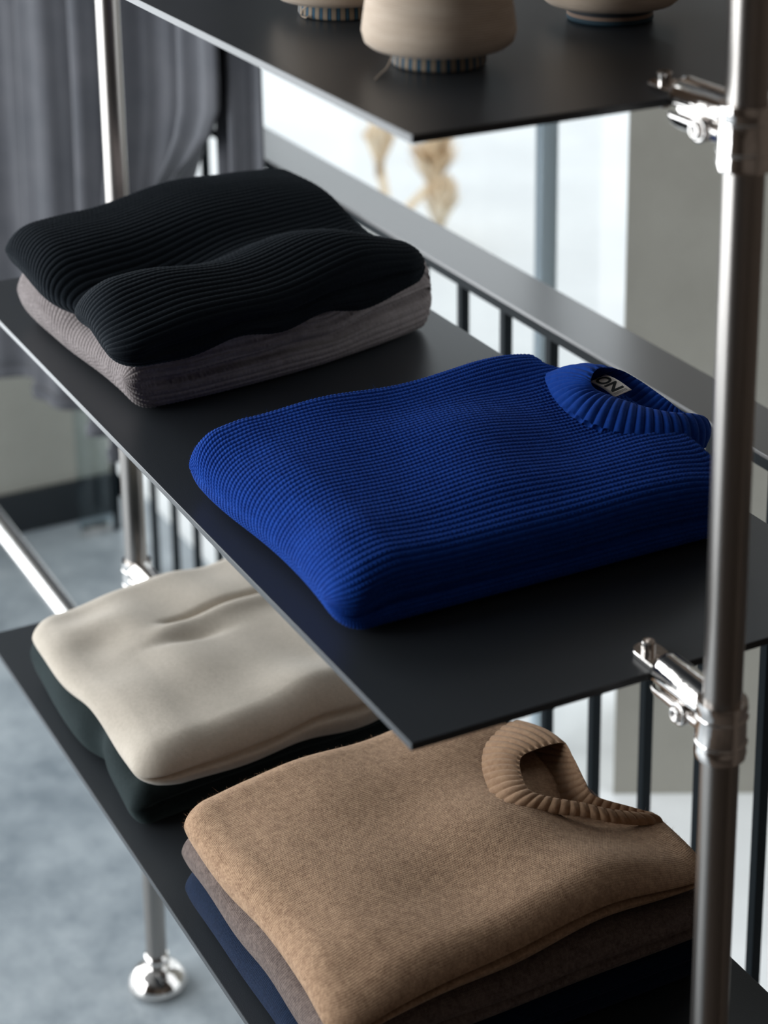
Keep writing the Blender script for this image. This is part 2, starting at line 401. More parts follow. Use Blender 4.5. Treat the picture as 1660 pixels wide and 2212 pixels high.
# ------------------------------------------------------------------ curtains
def curtain(name, p0, p1, z0, z1, amp, folds, seed, label, flare=0.0, thick=0.004, taper=0.0):
    r = np.random.default_rng(seed)
    ns, nt = 260, 60
    s = np.linspace(0, 1, ns); t = np.linspace(0, 1, nt)
    ph = np.cumsum(0.5 + r.random(ns)); ph = ph / ph[-1]
    kk = r.random(6) * 6.28
    base = np.array(p0)[None] * (1 - s[:, None]) + np.array(p1)[None] * s[:, None]
    dirv = np.array(p1) - np.array(p0); dirv = dirv / np.linalg.norm(dirv); nrm = np.array([-dirv[1], dirv[0]])
    P = np.zeros((nt, ns, 3))
    for i, tt in enumerate(t):
        a = amp * (0.75 + 0.5 * (1 - tt))
        w = np.sin(2 * PI * folds * ph + kk[0] + 0.3 * np.sin(3 * tt + kk[1])) + 0.35 * np.sin(2 * PI * folds * 2.3 * ph + kk[2]) + 0.3 * np.sin(2 * PI * folds * .43 * ph + kk[3] + tt)
        q = base + nrm[None] * (a * w)[:, None] + dirv[None] * ((s - 0.5) * flare * (1 - tt))[:, None]
        zt_ = z0[1] + (z1 - z0[1]) * tt
        q = q + dirv[None] * (taper * (s ** 6) * float(smooth01((0.06 - zt_) / 0.30)))[:, None]
        P[i, :, :2] = q; zz = z0[0] + (z0[1] - z0[0]) * s; P[i, :, 2] = zz + (z1 - zz) * tt + 0.008 * (1 - tt) * np.sin(2 * PI * folds * .5 * s + kk[4])
    me = grid_mesh(name, P)
    o = link(name, me, M_curtain)
    md = o.modifiers.new('thickness', 'SOLIDIFY'); md.thickness = thick
    # stitched hem as its own strip
    Pi = P[0:1].repeat(2, 0).copy(); Pi[1] = P[1] * 0.45 + P[0] * 0.55
    h = link('hem', grid_mesh('hem', Pi), M_curtain, o)
    h.modifiers.new('thickness', 'SOLIDIFY').thickness = thick * 2.2
    h.modifiers['thickness'].offset = 0
    tag(o, label, 'curtain')
    return o
curtain('curtain', (-2.50, 0.425), (-1.490, 0.485), (-0.65, -0.57), ZC, 0.032, 5, 3, 'wide grey linen curtain hanging beside the far steel pole', taper=-0.30)
curtain('curtain', (-1.572, 0.520), (-1.462, 0.520), (-0.56, -0.52), ZC, 0.012, 1.6, 5, 'narrow dark grey curtain panel next to the bright window', flare=0.02)

# ------------------------------------------------------------------ dry plant outside
def plume(loc, label, stems):
    e = empty('dry_grass', loc); tag(e, label, 'plant', 'dry grass clumps outside the window')
    for k, (dx, dy, h, lean, w) in enumerate(stems):
        pts = [(dx * q + 0.0, dy * q, h * q) for q in np.linspace(0, 1, 8)]
        tip = Vector((dx, dy, h)); tube_top = [tuple(Vector(p)) for p in pts]
        st = link('stem', tube_mesh('stem', tube_top, 0.012, 8), M_plume, e)
        L = 0.75 * w * 2.4; V = []; F = []
        # feathery head: many thin blades around a drooping axis
        for j in range(260):
            q = random.random(); a = random.random() * 2 * PI
            c = tip + Vector((lean * q * q * 0.5, 0, (q - 0.3) * L))
            rad = w * math.sin(PI * min(1, q * 0.9 + 0.08)) * (0.5 + 0.5 * random.random())
            e1 = c + Vector((math.cos(a) * rad, math.sin(a) * rad, -0.25 * rad + 0.1))
            tdir = Vector((-math.sin(a), math.cos(a), 0)) * 0.012
            i0 = len(V); V += [c - tdir, c + tdir, e1 + tdir * .4, e1 - tdir * .4]; F.append((i0, i0 + 1, i0 + 2, i0 + 3))
        o = link('feather_head', mesh_from('feather_head', V, F), M_plume, e); o['kind'] = 'stuff'
    return e
plume((-3.98, 2.02, ZF - 0.005), 'blurred tan dry grass clump outside beyond the handrail', [(-0.10, 0.0, 0.30, -0.05, 0.05), (0.16, 0.05, 0.16, 0.12, 0.085), (0.05, -0.06, 0.20, 0.10, 0.06), (0.26, 0.02, 0.06, 0.10, 0.06)])

# ------------------------------------------------------------------ the rack
ZT, ZM, ZB = 0.4313, 0.0, -0.4358
XL, DEP = -1.0706, 0.42
PY, XN, XP = 0.2097, 0.0698, -1.1479
PR = 0.0139
rack = empty('display_rack', (XN, PY, ZF))
tag(rack, 'steel pole display rack with three thin charcoal shelves of folded sweaters', 'shelf rack')
def part(name, me, mat, parent=rack, rx=True):
    o = link(name, me, mat, parent)
    if parent is rack: o.location = -rack.location
    return o
for z, yo in ((ZT, 0.004), (ZM, 0.0), (ZB, -0.0073)):
    part('shelf', box_mesh('shelf', (XL, yo, z - 0.006), (0.0, DEP + yo, z), 0.0008), M_shelf)
def pole(x, y, z0, z1, name='pole'):
    return part(name, sharp_lathe(name, [(0, z0), (PR, z0), (PR, z1), (0, z1)], seg=40, origin=(x, y, 0)), M_pole)
def foot(x, y):
    pr = [(0, ZF)] + [(0.040 * math.cos(a), ZF + 0.006 + 0.032 * math.sin(a)) for a in np.linspace(0, PI / 2 * 0.78, 9)] + [(PR + 0.002, ZF + 0.040), (PR + 0.002, ZF + 0.052), (0, ZF + 0.052)]
    return part('foot', lathe_mesh('foot', pr, seg=40, origin=(x, y, 0)), M_chrome)
for x in (XN, XP):
    pole(x, PY, ZF + 0.03, 1.55); foot(x, PY)
    part('end_cap', lathe_mesh('end_cap', [(0, 1.545), (PR + 0.001, 1.545), (PR + 0.001, 1.556), (PR * .6, 1.562), (0, 1.563)], seg=32, origin=(x, PY, 0)), M_chrome)


def clamp(z, x, s, yo):
    """pipe joint: collar round the pole, split arm along x, tongue plate with a bolt on the shelf. s=-1: the arm points to -x."""
    cl = empty('pole_clamp'); cl.parent = rack
    cl.location = Vector((x, PY, z)) - rack.location
    zc = -0.011
    R = PR + 0.0042
    c = link('collar', sharp_lathe('collar', [(PR, zc - 0.022), (R, zc - 0.022), (R + .0006, zc - 0.017), (R, zc - 0.015), (R, zc + 0.015), (R + .0006, zc + 0.017), (R, zc + 0.022), (PR, zc + 0.022)], seg=40), M_chrome, cl)
    for k in (-1, 1):      # raised bead rings on the collar
        link('bead', lathe_mesh('bead', [(R, zc + k * 0.010 - .0012), (R + .0011, zc + k * .010), (R, zc + k * .010 + .0012)], seg=40), M_chrome, cl)
    # two half shells of the arm
    x0, x1 = PR * 0.8, 0.060
    zarm = -0.003
    for nm, a0, a1, rr, zo, xx in (('upper_shell', -0.06, PI + 0.06, 0.0155, 0.0015, 0.0685), ('lower_shell', PI + 0.12, 2 * PI - 0.12, 0.0150, -0.0045, 0.0685)):
        aa = np.linspace(a0, a1, 20); xs = [x0, x0 + .001, xx - 0.004, xx - .001, xx]
        rs = [rr, rr, rr, rr * .97, rr * .85]
        P = np.zeros((5, 40, 3))
        for i in range(5):
            outer = np.stack([np.full(20, s * xs[i]), rs[i] * np.cos(aa), zarm + zo + rs[i] * np.sin(aa)], -1)
            inner = np.stack([np.full(20, s * xs[i]), (rs[i] - .0025) * np.cos(aa), zarm + zo + (rs[i] - .0025) * np.sin(aa)], -1)
            P[i] = np.concatenate([outer, inner[::-1]])
        me = grid_mesh(nm, P, close_s=True)
        fix_normals(me)
        link(nm, me, M_chrome, cl)
    core = link('arm_core', box_mesh('arm_core', (min(s * x0, s * 0.062), -0.011, zarm - 0.012), (max(s * x0, s * 0.062), 0.011, zarm + 0.006), 0.003), M_chrome, cl)
    # clamp screw on the side of the arm, facing the front of the rack
    sc_ = link('clamp_screw', lathe_mesh('clamp_screw', [(0, -0.0185), (0.0028, -0.0185), (0.0030, -0.0200), (0.0052, -0.0200), (0.0058, -0.0190), (0.0058, -0.010), (0, -0.010)], seg=24, axis='y', origin=(s * 0.030, 0, zarm - 0.0095)), M_chrome, cl)
    link('screw_boss', lathe_mesh('screw_boss', [(0.0062, -0.008), (0.0085, -0.008), (0.0085, -0.0165), (0.0066, -0.0170), (0.0062, -0.0165), (0.0062, -0.008)], seg=28, axis='y', origin=(s * 0.030, 0, zarm - 0.0095)), M_chrome, cl)
    # tongue plate lying on the shelf end
    xe = abs(x - (0.0 if s < 0 else XL)) + 0.034
    pl = []
    for q in np.linspace(-PI / 2, PI / 2, 13): pl.append((xe - 0.0115 + 0.0115 * math.cos(q), 0.0115 * math.sin(q)))
    pl += [(0.050, 0.0115), (0.050, -0.0115)]
    V = [(s * a, b, 0.0) for a, b in pl] + [(s * a, b, 0.0045) for a, b in pl]; k = len(pl)
    F = [tuple(range(k)), tuple(range(2 * k - 1, k - 1, -1))] + [(i, (i + 1) % k, k + (i + 1) % k, k + i) for i in range(k)]
    me = mesh_from('tongue_plate', V, F); fix_normals(me)
    tp = link('tongue_plate', me, M_chrome, cl)
    tp.modifiers.new('edge', 'BEVEL').width = 0.0006
    bx = s * (xe - 0.0115)
    link('bolt', sharp_lathe('bolt', [(0, 0.0085), (0.0026, 0.0085), (0.0026, 0.0115), (0.0046, 0.0115), (0.0052, 0.0108), (0.0052, 0.0045), (0, 0.0045)], seg=28, origin=(bx, 0, 0)), M_chrome, cl)
    link('bolt', sharp_lathe('bolt', [(0, -0.013), (0.004, -0.013), (0.0046, -0.012), (0.0046, -0.006), (0, -0.006)], seg=20, origin=(bx, 0, 0)), M_chrome, cl)
    return cl
for z, yo in ((ZT, .004), (ZM, 0), (ZB, -.0073)):
    clamp(z, XN, -1, yo); clamp(z, XP, 1, yo)
# stretcher tube running on to the left from the far pole, with its own leg outside the picture
ZX = -0.645
part('stretcher_tube', sharp_lathe('stretcher_tube', [(0, -2.22), (0.0165, -2.22), (0.0165, XN), (0, XN)], seg=36, axis='x', origin=(0, PY, ZX)), M_steel)
pole(-2.2, PY, ZF + 0.03, ZX + 0.03); foot(-2.2, PY)
for x in (XN, XP, -2.2):
    part('tube_collar', sharp_lathe('tube_collar', [(PR, ZX - .028), (0.0195, ZX - .028), (0.0195, ZX + .028), (PR, ZX + .028)], seg=32, origin=(x, PY, 0)), M_chrome)


# ------------------------------------------------------------------ folded sweaters
def gauss(x, c, w): return np.exp(-((x - c) / w) ** 2)


class Lumps:
    def __init__(s, seed, amp, wl, n=7):
        r = np.random.default_rng(seed); s.k = []
        for _ in range(n):
            a = r.random() * 2 * PI; l = wl * (0.7 + 0.8 * r.random())
            s.k.append((math.cos(a) / l * 6.28, math.sin(a) / l * 6.28, r.random() * 6.28, amp / math.sqrt(n)))
    def __call__(s, x, y):
        o = 0
        for kx, ky, p, a in s.k: o = o + a * np.sin(kx * x + ky * y + p)
        return o


def folded(name, x0, x1, y0, y1, zbase, ztop, mat, parent, rs=0.022, rf=0.03, rb=0.02, rc=0.02, shear=0.0, shear_pow=1.0, front=None,
           notches=(), ns=420, nt=200, rib=None, stitch=None, side_bulge=0.0, fuzz=0, fuzz_nz=(-0.4, 2.0), back=None, jitter=0.0):
    A = (x1 - x0) / 2; cx = (x0 + x1) / 2
    th0 = float(np.mean(ztop(np.array([cx]), np.array([(y0 + y1) / 2])) - zbase(np.array([cx]), np.array([(y0 + y1) / 2]))))
    # cross-section loop in x / sigma, starting at the right-hand middle
    ph = np.linspace(0, PI / 2, 60)
    q1 = np.stack([A - rs + rs * np.cos(ph), np.sin(ph)], 1)
    top = np.stack([np.linspace(A - rs, -(A - rs), 300)[1:-1], np.ones(298)], 1)
    ph2 = np.linspace(PI / 2, PI, 60); q2 = np.stack([-(A - rs) + rs * np.cos(ph2), np.sin(ph2)], 1)
    half = np.concatenate([q1, top, q2]); low = half[::-1][1:-1] * np.array([1, -1])
    loop = np.concatenate([half, low, half[:1]])
    d = np.hypot(np.diff(loop[:, 0]), np.diff(loop[:, 1]) * th0 / 2); s = np.concatenate([[0], np.cumsum(d)]); Ls = s[-1]
    su = np.linspace(0, Ls, ns + 1); qx = np.interp(su, s, loop[:, 0])[:-1]; sg = np.interp(su, s, loop[:, 1])[:-1]
    # stations along y
    nf = max(12, int(nt * 0.16)); nb = max(8, int(nt * 0.10)); nl = nt - nf - nb
    psi = np.linspace(0, PI / 2, nf, endpoint=False)
    ya = y0 + rf * (1 - np.cos(psi)); Ga = np.sin(psi)
    yb = np.linspace(y0 + rf, y1 - rb, nl); Gb = np.ones(nl)
    psb = np.linspace(0, PI / 2, nb + 1)[1:]
    yc = y1 - rb + rb * np.sin(psb); Gc = np.cos(psb)
    ys = np.concatenate([ya, yb, yc]); G = np.concatenate([Ga, Gb, Gc])
    sc = np.ones_like(ys)
    k = ys < y0 + rc; sc[k] = 1 - (rc / A) * 0.8 * (1 - np.sqrt(np.clip(1 - ((y0 + rc - ys[k]) / rc) ** 2, 0, 1)))
    k = ys > y1 - rc; sc[k] = 1 - (rc / A) * 0.8 * (1 - np.sqrt(np.clip(1 - ((ys[k] - y1 + rc) / rc) ** 2, 0, 1)))
    Y = ys[:, None] * np.ones(ns); X = cx + qx[None] * sc[:, None] + shear * (Y - y0) * ((Y - y0) / (y1 - y0)) ** (shear_pow - 1)
    S = np.ones((nt, 1)) * sg[None]
    Y0 = Y
    if front is not None: Y = Y + front(X) * smooth01(1 - (Y0 - y0) / 0.16)
    if back is not None: Y = Y + back(X) * smooth01(1 - (y1 - ys[:, None]) / 0.16)
    zb, zt = zbase(X, Y), ztop(X, Y)
    Z = (zb + zt) / 2 + S * (zt - zb) / 2 * G[:, None]
    right = smooth01((qx[None] - (A - rs * 1.1)) / (rs * 1.1)) * np.ones((nt, 1))
    ff = smooth01((ys[:, None] - y0) / (rf * 1.6))
    for (sn, slope, w, dep) in notches:
        c = sn + slope * (ys[:, None] - y0) / (y1 - y0)
        X = X - dep * np.exp(-((S - c) / w) ** 2) * right * ff
    P = np.stack([X, Y, Z], -1)
    V = np.concatenate([[0], np.cumsum(np.concatenate([[rf * 1.3 * PI / 2 / nf] * nf, np.diff(ys[nf - 1:])]))])[:nt]
    def normals(P):
        ds = np.roll(P, -1, 1) - np.roll(P, 1, 1); dt = np.gradient(P, axis=0)
        nn = np.cross(ds, dt); l = np.linalg.norm(nn, axis=-1, keepdims=True); return nn / np.maximum(l, 1e-12)
    nn = normals(P)
    # loop runs right -> top -> left; make normals point outwards
    mid = nt // 2; it = ns // 4
    flip = nn[mid, it, 2] < 0
    if flip: nn = -nn
    if rib is not None:
        pitch, amp, power = rib
        nr = max(4, round(Ls / pitch)); fph = su[:-1] / Ls * nr
        if jitter:
            jr = np.random.default_rng(11); jj = jr.normal(0, jitter, (nr // 4 + 2)); jj[-1] = jj[0]
        ridge = np.abs(np.cos(PI * fph)) ** power
        disp = amp * (ridge - 1.0)[None] * np.ones((nt, 1))
        if stitch is not None:
            pv, sa = stitch
            fr = np.abs((fph % 1.0) - 0.5) * 2           # 1 on the ridge, 0 in the groove
            rid = np.floor(fph + 0.5).astype(int) % nr
            sym = np.minimum(rid, nr - rid)                # ribs that meet at the front fold share their phase
            jr = np.random.default_rng(11).normal(0, 0.12, nr + 1)
            off = 0.5 * (sym % 2) + jr[sym]
            wob = 0.06 * np.sin(V[:, None] * 140 + sym[None] * 1.7)
            disp = disp + sa * ridge[None] * np.cos(2 * PI * (V[:, None] / pv + 0.6 * (1 - fr)[None] + off[None] + wob))
            disp = disp - 0.9 * sa * np.exp(-((1 - fr) / 0.2) ** 2)[None]      # shallow line down the middle of each rib
        wgt = np.minimum(1, G / 0.25)[:, None] * 0.3 + 0.7
        P = P + nn * (disp * wgt)[..., None]
    U = su; Vv = np.concatenate([V, V[-1:]])
    me = grid_mesh(name, P, close_s=True, uv=(U, Vv), flip=flip)
    o = link(name, me, mat, parent)
    if fuzz: add_fuzz(o, P, nn, G, fuzz, mat, fuzz_nz)
    return o


def add_fuzz(o, P, nn, G, count, mat, nz=(-0.4, 2.0), length=0.0035, width=0.00007):
    nt, ns, _ = P.shape
    ok = np.where(G > 0.15)[0]
    i = rng.choice(ok, count); j = rng.integers(0, ns, count)
    p = P[i, j]; n_ = nn[i, j]
    keep = (n_[:, 2] > nz[0]) & (n_[:, 2] < nz[1]); p, n_ = p[keep], n_[keep]; c = len(p)
    rdir = rng.normal(0, 1, (c, 3)); d = n_ * 0.7 + rdir * 0.55; d /= np.linalg.norm(d, axis=1, keepdims=True)
    L = length * (0.3 + 0.9 * rng.random((c, 1)))
    side = np.cross(d, rng.normal(0, 1, (c, 3))); side /= np.linalg.norm(side, axis=1, keepdims=True)
    bend = rng.normal(0, 0.35, (c, 3))
    a = p - n_ * 0.0004; b = p + d * L * 0.55; e = p + (d + bend) * L
    Q = np.stack([a - side * width, a + side * width, b + side * width * .8, b - side * width * .8, e], 1).reshape(-1, 3)
    base = np.arange(c) * 5
    F = [(k, k + 1, k + 2, k + 3) for k in base.tolist()] + [(k + 3, k + 2, k + 4) for k in base.tolist()]
    me = bpy.data.meshes.new('fuzz'); me.from_pydata(Q.tolist(), [], F); me.update()
    f = link('fuzz', me, mat, o); f['kind'] = 'stuff'
    return f


def spline_closed(pts, n):
    """closed Catmull-Rom resampled evenly."""
    p = np.array(pts, float); m = len(p); out = []
    for i in range(m):
        p0, p1, p2, p3 = p[i - 1], p[i], p[(i + 1) % m], p[(i + 2) % m]
        for t in np.linspace(0, 1, 24, endpoint=False):
            out.append(0.5 * ((2 * p1) + (-p0 + p2) * t + (2 * p0 - 5 * p1 + 4 * p2 - p3) * t * t + (-p0 + 3 * p1 - 3 * p2 + p3) * t ** 3))
    return np.array(out)


def collar(name, B, T, ribs, mat, parent, thick=0.0045, bulge=0.003, amp=0.0013, nv=12, power=0.8):
    """ribbed neck band between the seam ring B and the free edge ring T (same point count, matching order)."""
    b, t = spline_closed(B, 0), spline_closed(T, 0)
    # common arclength along the mean ring
    mean = (b + t) / 2; d = np.linalg.norm(np.roll(mean, -1, 0) - mean, axis=1); s = np.concatenate([[0], np.cumsum(d)]); L = s[-1]
    n_ = ribs * 10; su = np.linspace(0, L, n_, endpoint=False)
    def rs(a): a2 = np.concatenate([a, a[:1]]); return np.stack([np.interp(su, s, a2[:, k]) for k in range(3)], 1)
    b, t = rs(b), rs(t)
    v = np.linspace(0, 1, nv)
    mid = b[None] * (1 - v[:, None, None]) + t[None] * v[:, None, None]
    ds = np.roll(mid, -1, 1) - np.roll(mid, 1, 1); dv = np.gradient(mid, axis=0)
    # smooth the tangents along the ring
    nn = np.cross(ds, dv); nn /= np.maximum(np.linalg.norm(nn, axis=-1, keepdims=True), 1e-9)
    for _ in range(6): nn = (nn + np.roll(nn, 12, 1) + np.roll(nn, -12, 1)); nn /= np.maximum(np.linalg.norm(nn, axis=-1, keepdims=True), 1e-9)
    cen = mean.mean(0)
    if np.mean(np.sum(nn[nv // 2] * ((b + t) / 2 - cen), axis=1)) < 0: nn = -nn
    mid = mid + nn * (bulge * np.sin(PI * v))[:, None, None]
    ridge = np.abs(np.cos(PI * np.arange(n_) / 10)) ** power
    disp = amp * (ridge - 0.6)
    edge = np.sqrt(np.clip(1 - ((v - 0.55) / 0.45) ** 2, 0, 1)); edge = np.where(v < 0.55, 1, edge)
    outer = mid + nn * ((thick / 2 * edge)[:, None] + disp[None] * np.minimum(1, edge + .3)[:, None])[..., None]
    inner = mid - nn * ((thick / 2 * edge)[:, None] + disp[None] * np.minimum(1, edge + .3)[:, None])[..., None]
    P = np.concatenate([outer, inner[::-1]])
    U = np.linspace(0, L, n_ + 1); Vv = np.concatenate([np.linspace(0, .08, 2 * nv), [.08]])
    me = grid_mesh(name, P, close_s=True, uv=(U, Vv)); fix_normals(me)
    return link(name, me, mat, parent)


def sweater(name, label, cat='sweater', loc=(0, 0, 0)):
    e = empty(name, (0, 0, 0)); tag(e, label, cat); return e


flat = lambda z: (lambda X, Y: np.full_like(X, z, dtype=float))

# ---- middle shelf: blue sweater
lb = Lumps(21, 0.0026, 0.15)
def blue_top(X, Y):
    z = 0.066 + lb(X, Y) + 0.006 * gauss(Y, 0.20, 0.10) * gauss(X, -0.27, 0.09)
    z = z + 0.009 * gauss(X, -0.43, 0.035) * gauss(Y, 0.325, 0.05)           # shoulder beside the neck
    z = z - 0.012 * smooth01((Y - 0.33) / 0.09) * smooth01((X + 0.27) / 0.12)
    z = z - 0.006 * smooth01((X + 0.21) / 0.08)
    z = z - 0.010 * smooth01((0.07 - Y) / 0.05)
    return z
blue = sweater('folded_sweater', 'royal blue rib-knit sweater with a mock neck, alone on the middle shelf')
folded('body', -0.455, -0.136, 0.016, 0.392, flat(0.0016), blue_top, M_blue, blue, rs=0.024, rf=0.030, rb=0.014, rc=0.030, ns=1180, nt=500,
       rib=(0.0063, 0.0022, 0.65), stitch=(0.0038, 0.00036), notches=[(0.0, 0.0, 0.55, 0.008), (-0.25, 0.1, 0.09, 0.006)], fuzz=14000, fuzz_nz=(-0.1, 2.0),
       front=lambda X: 0.004 * np.sin(X * 22 + 1), back=lambda X: -0.028 * smooth01((-0.36 - X) / 0.05))
bB = [(-0.3767, 0.3359, 0.067), (-0.3212, 0.3143, 0.071), (-0.2779, 0.3104, 0.071), (-0.2497, 0.3233, 0.067), (-0.2315, 0.3478, 0.062), (-0.2211, 0.3707, 0.056), (-0.2179, 0.3911, 0.049), (-0.2331, 0.407, 0.044),
      (-0.240, 0.398, 0.043), (-0.285, 0.372, 0.056), (-0.325, 0.366, 0.062), (-0.362, 0.362, 0.066), (-0.385, 0.352, 0.067)]
bT = [(-0.3173, 0.346, 0.087), (-0.3058, 0.3425, 0.084), (-0.2967, 0.3478, 0.081), (-0.2822, 0.356, 0.079), (-0.2629, 0.3695, 0.076), (-0.2487, 0.3839, 0.074), (-0.2448, 0.404, 0.07), (-0.2466, 0.4173, 0.064),
      (-0.2622, 0.4075, 0.064), (-0.285, 0.4027, 0.070), (-0.3208, 0.3978, 0.076), (-0.3320, 0.3842, 0.084), (-0.3300, 0.3620, 0.090)]
collar('neck_band', bB, bT, 44, M_blue, blue, thick=0.005, bulge=0.004, amp=0.0022)

# ---- middle shelf: grey and black sweaters
lg = Lumps(5, 0.004, 0.12)
def grey_top(X, Y):
    return 0.070 + lg(X, Y) - 0.012 * gauss(X, -0.76, 0.07) * smooth01(1 - Y / 0.3) + 0.010 * smooth01((Y - 0.2) / 0.2) * smooth01((X + 0.85) / 0.15)
grey = sweater('folded_sweater', 'mauve grey rib-knit sweater folded under the black one on the middle shelf')
folded('body', -0.945, -0.618, 0.022, 0.395, flat(0.0016), grey_top, M_grey, grey, rs=0.022, rf=0.030, rb=0.016, rc=0.016, ns=760, nt=220, shear=-0.19, shear_pow=2.2,
       rib=(0.0070, 0.0024, 0.8), stitch=(0.0050, 0.0006), notches=[(0.0, 0.0, 0.5, 0.006), (-0.2, 0.3, 0.10, 0.010), (0.45, 0.1, 0.10, 0.005)], front=lambda X: 0.006 * np.sin(X * 16))
lk = Lumps(9, 0.0035, 0.16)
def black_base(X, Y): return grey_top(X, Y) + 0.003
def black_top(X, Y):
    v = -0.735 - 0.10 * (Y - 0.02)
    z = 0.122 + lk(X, Y) + 0.016 * gauss(X, -0.90, 0.11) * smooth01(Y / 0.25) + 0.014 * gauss(X, -0.64, 0.08)
    z = z - 0.034 * gauss(X, v, 0.045) * smooth01(1.25 - Y / 0.34)
    z = z - 0.006 * smooth01((0.08 - Y) / 0.08) - 0.020 * smooth01((Y - 0.26) / 0.12) + 0.008 * gauss(X, -0.86, 0.06) * smooth01((0.1 - Y) / 0.1)
    z = z - 0.016 * smooth01((X + 0.66) / 0.10)
    return np.maximum(z, black_base(X, Y) + 0.02)
black = sweater('folded_sweater', 'black rib-knit sweater on top of the mauve grey one')
folded('body', -0.905, -0.548, -0.004, 0.352, black_base, black_top, M_black, black, rs=0.024, rf=0.036, rb=0.020, rc=0.03, ns=860, nt=220, shear=-0.18, shear_pow=1.3,
       rib=(0.0072, 0.0018, 0.8), stitch=(0.0050, 0.0003), notches=[(0.0, 0.0, 0.5, 0.008), (-0.1, 0.3, 0.10, 0.004)], front=lambda X: 0.022 * gauss(X, -0.735, 0.03) + 0.004 * np.sin(X * 15))

# ---- bottom shelf, far stack: dark green under oatmeal
lgn = Lumps(31, 0.004, 0.14)
def green_top(X, Y): return ZB + 0.064 + lgn(X, Y) - 0.008 * smooth01((X + .72) / .1)
green = sweater('folded_sweater', 'dark bottle green sweater folded under the oatmeal one')
folded('body', -0.955, -0.598, 0.004, 0.385, flat(ZB + 0.001), green_top, M_green, green, rs=0.024, rf=0.022, rb=0.02, rc=0.02, ns=360, nt=140, shear=-0.10,
       notches=[(0.0, 0.1, 0.14, 0.008)], front=lambda X: 0.009 * gauss(X, -0.73, 0.025) + 0.003 * np.sin(X * 25))
lcr = Lumps(41, 0.0030, 0.10)
def cream_base(X, Y): return green_top(X, Y) + 0.002 + 0.012 * smooth01((0.05 - Y) / 0.05)
def cream_top(X, Y):
    z = ZB + 0.118 + lcr(X, Y)
    a = (X + 0.80) + 0.10 * (Y - 0.15)
    z = z - 0.010 * gauss(a, 0.0, 0.006) * smooth01((Y - 0.10) / 0.04) + 0.006 * gauss(a, 0.018, 0.012) * smooth01((Y - 0.08) / 0.05)   # long crease
    z = z - 0.009 * gauss(X, -0.87, 0.035) * gauss(Y, 0.05, 0.03) - 0.010 * gauss(X, -0.80, 0.03) * gauss(Y, 0.045, 0.03)
    z = z - 0.007 * gauss(X, -0.755, 0.010) * gauss(Y, 0.13, 0.04)
    z = z + 0.010 * gauss(X, -0.60, 0.04) * smooth01((Y - 0.1) / 0.15)
    z = z - 0.012 * smooth01((X + 0.60) / 0.08) * smooth01(1 - Y / 0.2)
    z = z - 0.010 * smooth01((0.06 - Y) / 0.06)
    return z
cream = sweater('folded_sweater', 'creased oatmeal sweater lying on the dark green one on the bottom shelf')
folded('body', -0.900, -0.556, -0.006, 0.375, cream_base, cream_top, M_cream, cream, rs=0.028, rf=0.026, rb=0.02, rc=0.035, ns=380, nt=170, shear=-0.10,
       notches=[(-0.15, 0.1, 0.10, 0.012)], front=lambda X: 0.006 * np.sin(X * 18 + .5))

# ---- bottom shelf, near stack: navy, taupe, camel
lnv = Lumps(51, 0.003, 0.14); ltp = Lumps(53, 0.0025, 0.14); ltn = Lumps(55, 0.0030, 0.12)
def navy_top(X, Y): return ZB + 0.048 + lnv(X, Y)
navy = sweater('folded_sweater', 'midnight navy sweater at the bottom of the camel stack')
folded('body', -0.482, -0.150, 0.004, 0.385, flat(ZB + 0.001), navy_top, M_navy, navy, rs=0.026, rf=0.026, rb=0.02, rc=0.02, ns=420, nt=160, notches=[(0.0, 0.0, 0.14, 0.006)])
def taupe_base(X, Y): return navy_top(X, Y) + 0.001
def taupe_top(X, Y): return ZB + 0.088 + ltp(X, Y) + 0.5 * lnv(X, Y)
taupe = sweater('folded_sweater', 'heathered taupe brown sweater between the navy and camel ones')
folded('body', -0.476, -0.140, 0.000, 0.382, taupe_base, taupe_top, M_taupe, taupe, rs=0.022, rf=0.022, rb=0.016, rc=0.02, ns=520, nt=200, notches=[(-0.1, 0.1, 0.15, 0.006)], fuzz=5000, fuzz_nz=(-0.2, 0.3))
def tan_base(X, Y): return taupe_top(X, Y) + 0.0025
def tan_top(X, Y):
    z = ZB + 0.138 + ltn(X, Y)
    z = z - 0.029 * smooth01((Y - 0.255) / 0.12) * smooth01((X + 0.37) / 0.11) - 0.012 * gauss(X, -0.295, 0.028) * gauss(Y, 0.318, 0.025)
    z = z + 0.005 * gauss(X, -0.19, 0.03) * gauss(Y, 0.30, 0.05)
    z = z - 0.010 * smooth01((X + 0.20) / 0.08) * smooth01(1 - Y / 0.3) - 0.006 * smooth01((0.06 - Y) / 0.06)
    return z
tan = sweater('folded_sweater', 'camel wool crew-neck sweater on top of the near stack')
folded('body', -0.456, -0.122, -0.004, 0.388, tan_base, tan_top, M_tan, tan, rs=0.030, rf=0.026, rb=0.016, rc=0.030, ns=560, nt=220, shear=-0.10,
       notches=[(-0.12, 0.15, 0.09, 0.016)], fuzz=16000, fuzz_nz=(0.1, 2.0), front=lambda X: 0.004 * np.sin(X * 20),
       back=lambda X: -0.060 * smooth01((X + 0.51) / 0.06) * smooth01((-0.255 - X) / 0.05))
tB = [(-0.4126, 0.3291, -0.2998), (-0.3917, 0.2887, -0.2968), (-0.3677, 0.2665, -0.2968), (-0.3343, 0.2508, -0.2978), (-0.2928, 0.2439, -0.2998), (-0.2733, 0.2784, -0.3038), (-0.2593, 0.309, -0.3088), (-0.2468, 0.3357, -0.3168), (-0.2414, 0.383, -0.3338),
      (-0.256, 0.356, -0.336), (-0.284, 0.318, -0.329), (-0.322, 0.312, -0.320), (-0.378, 0.328, -0.309)]
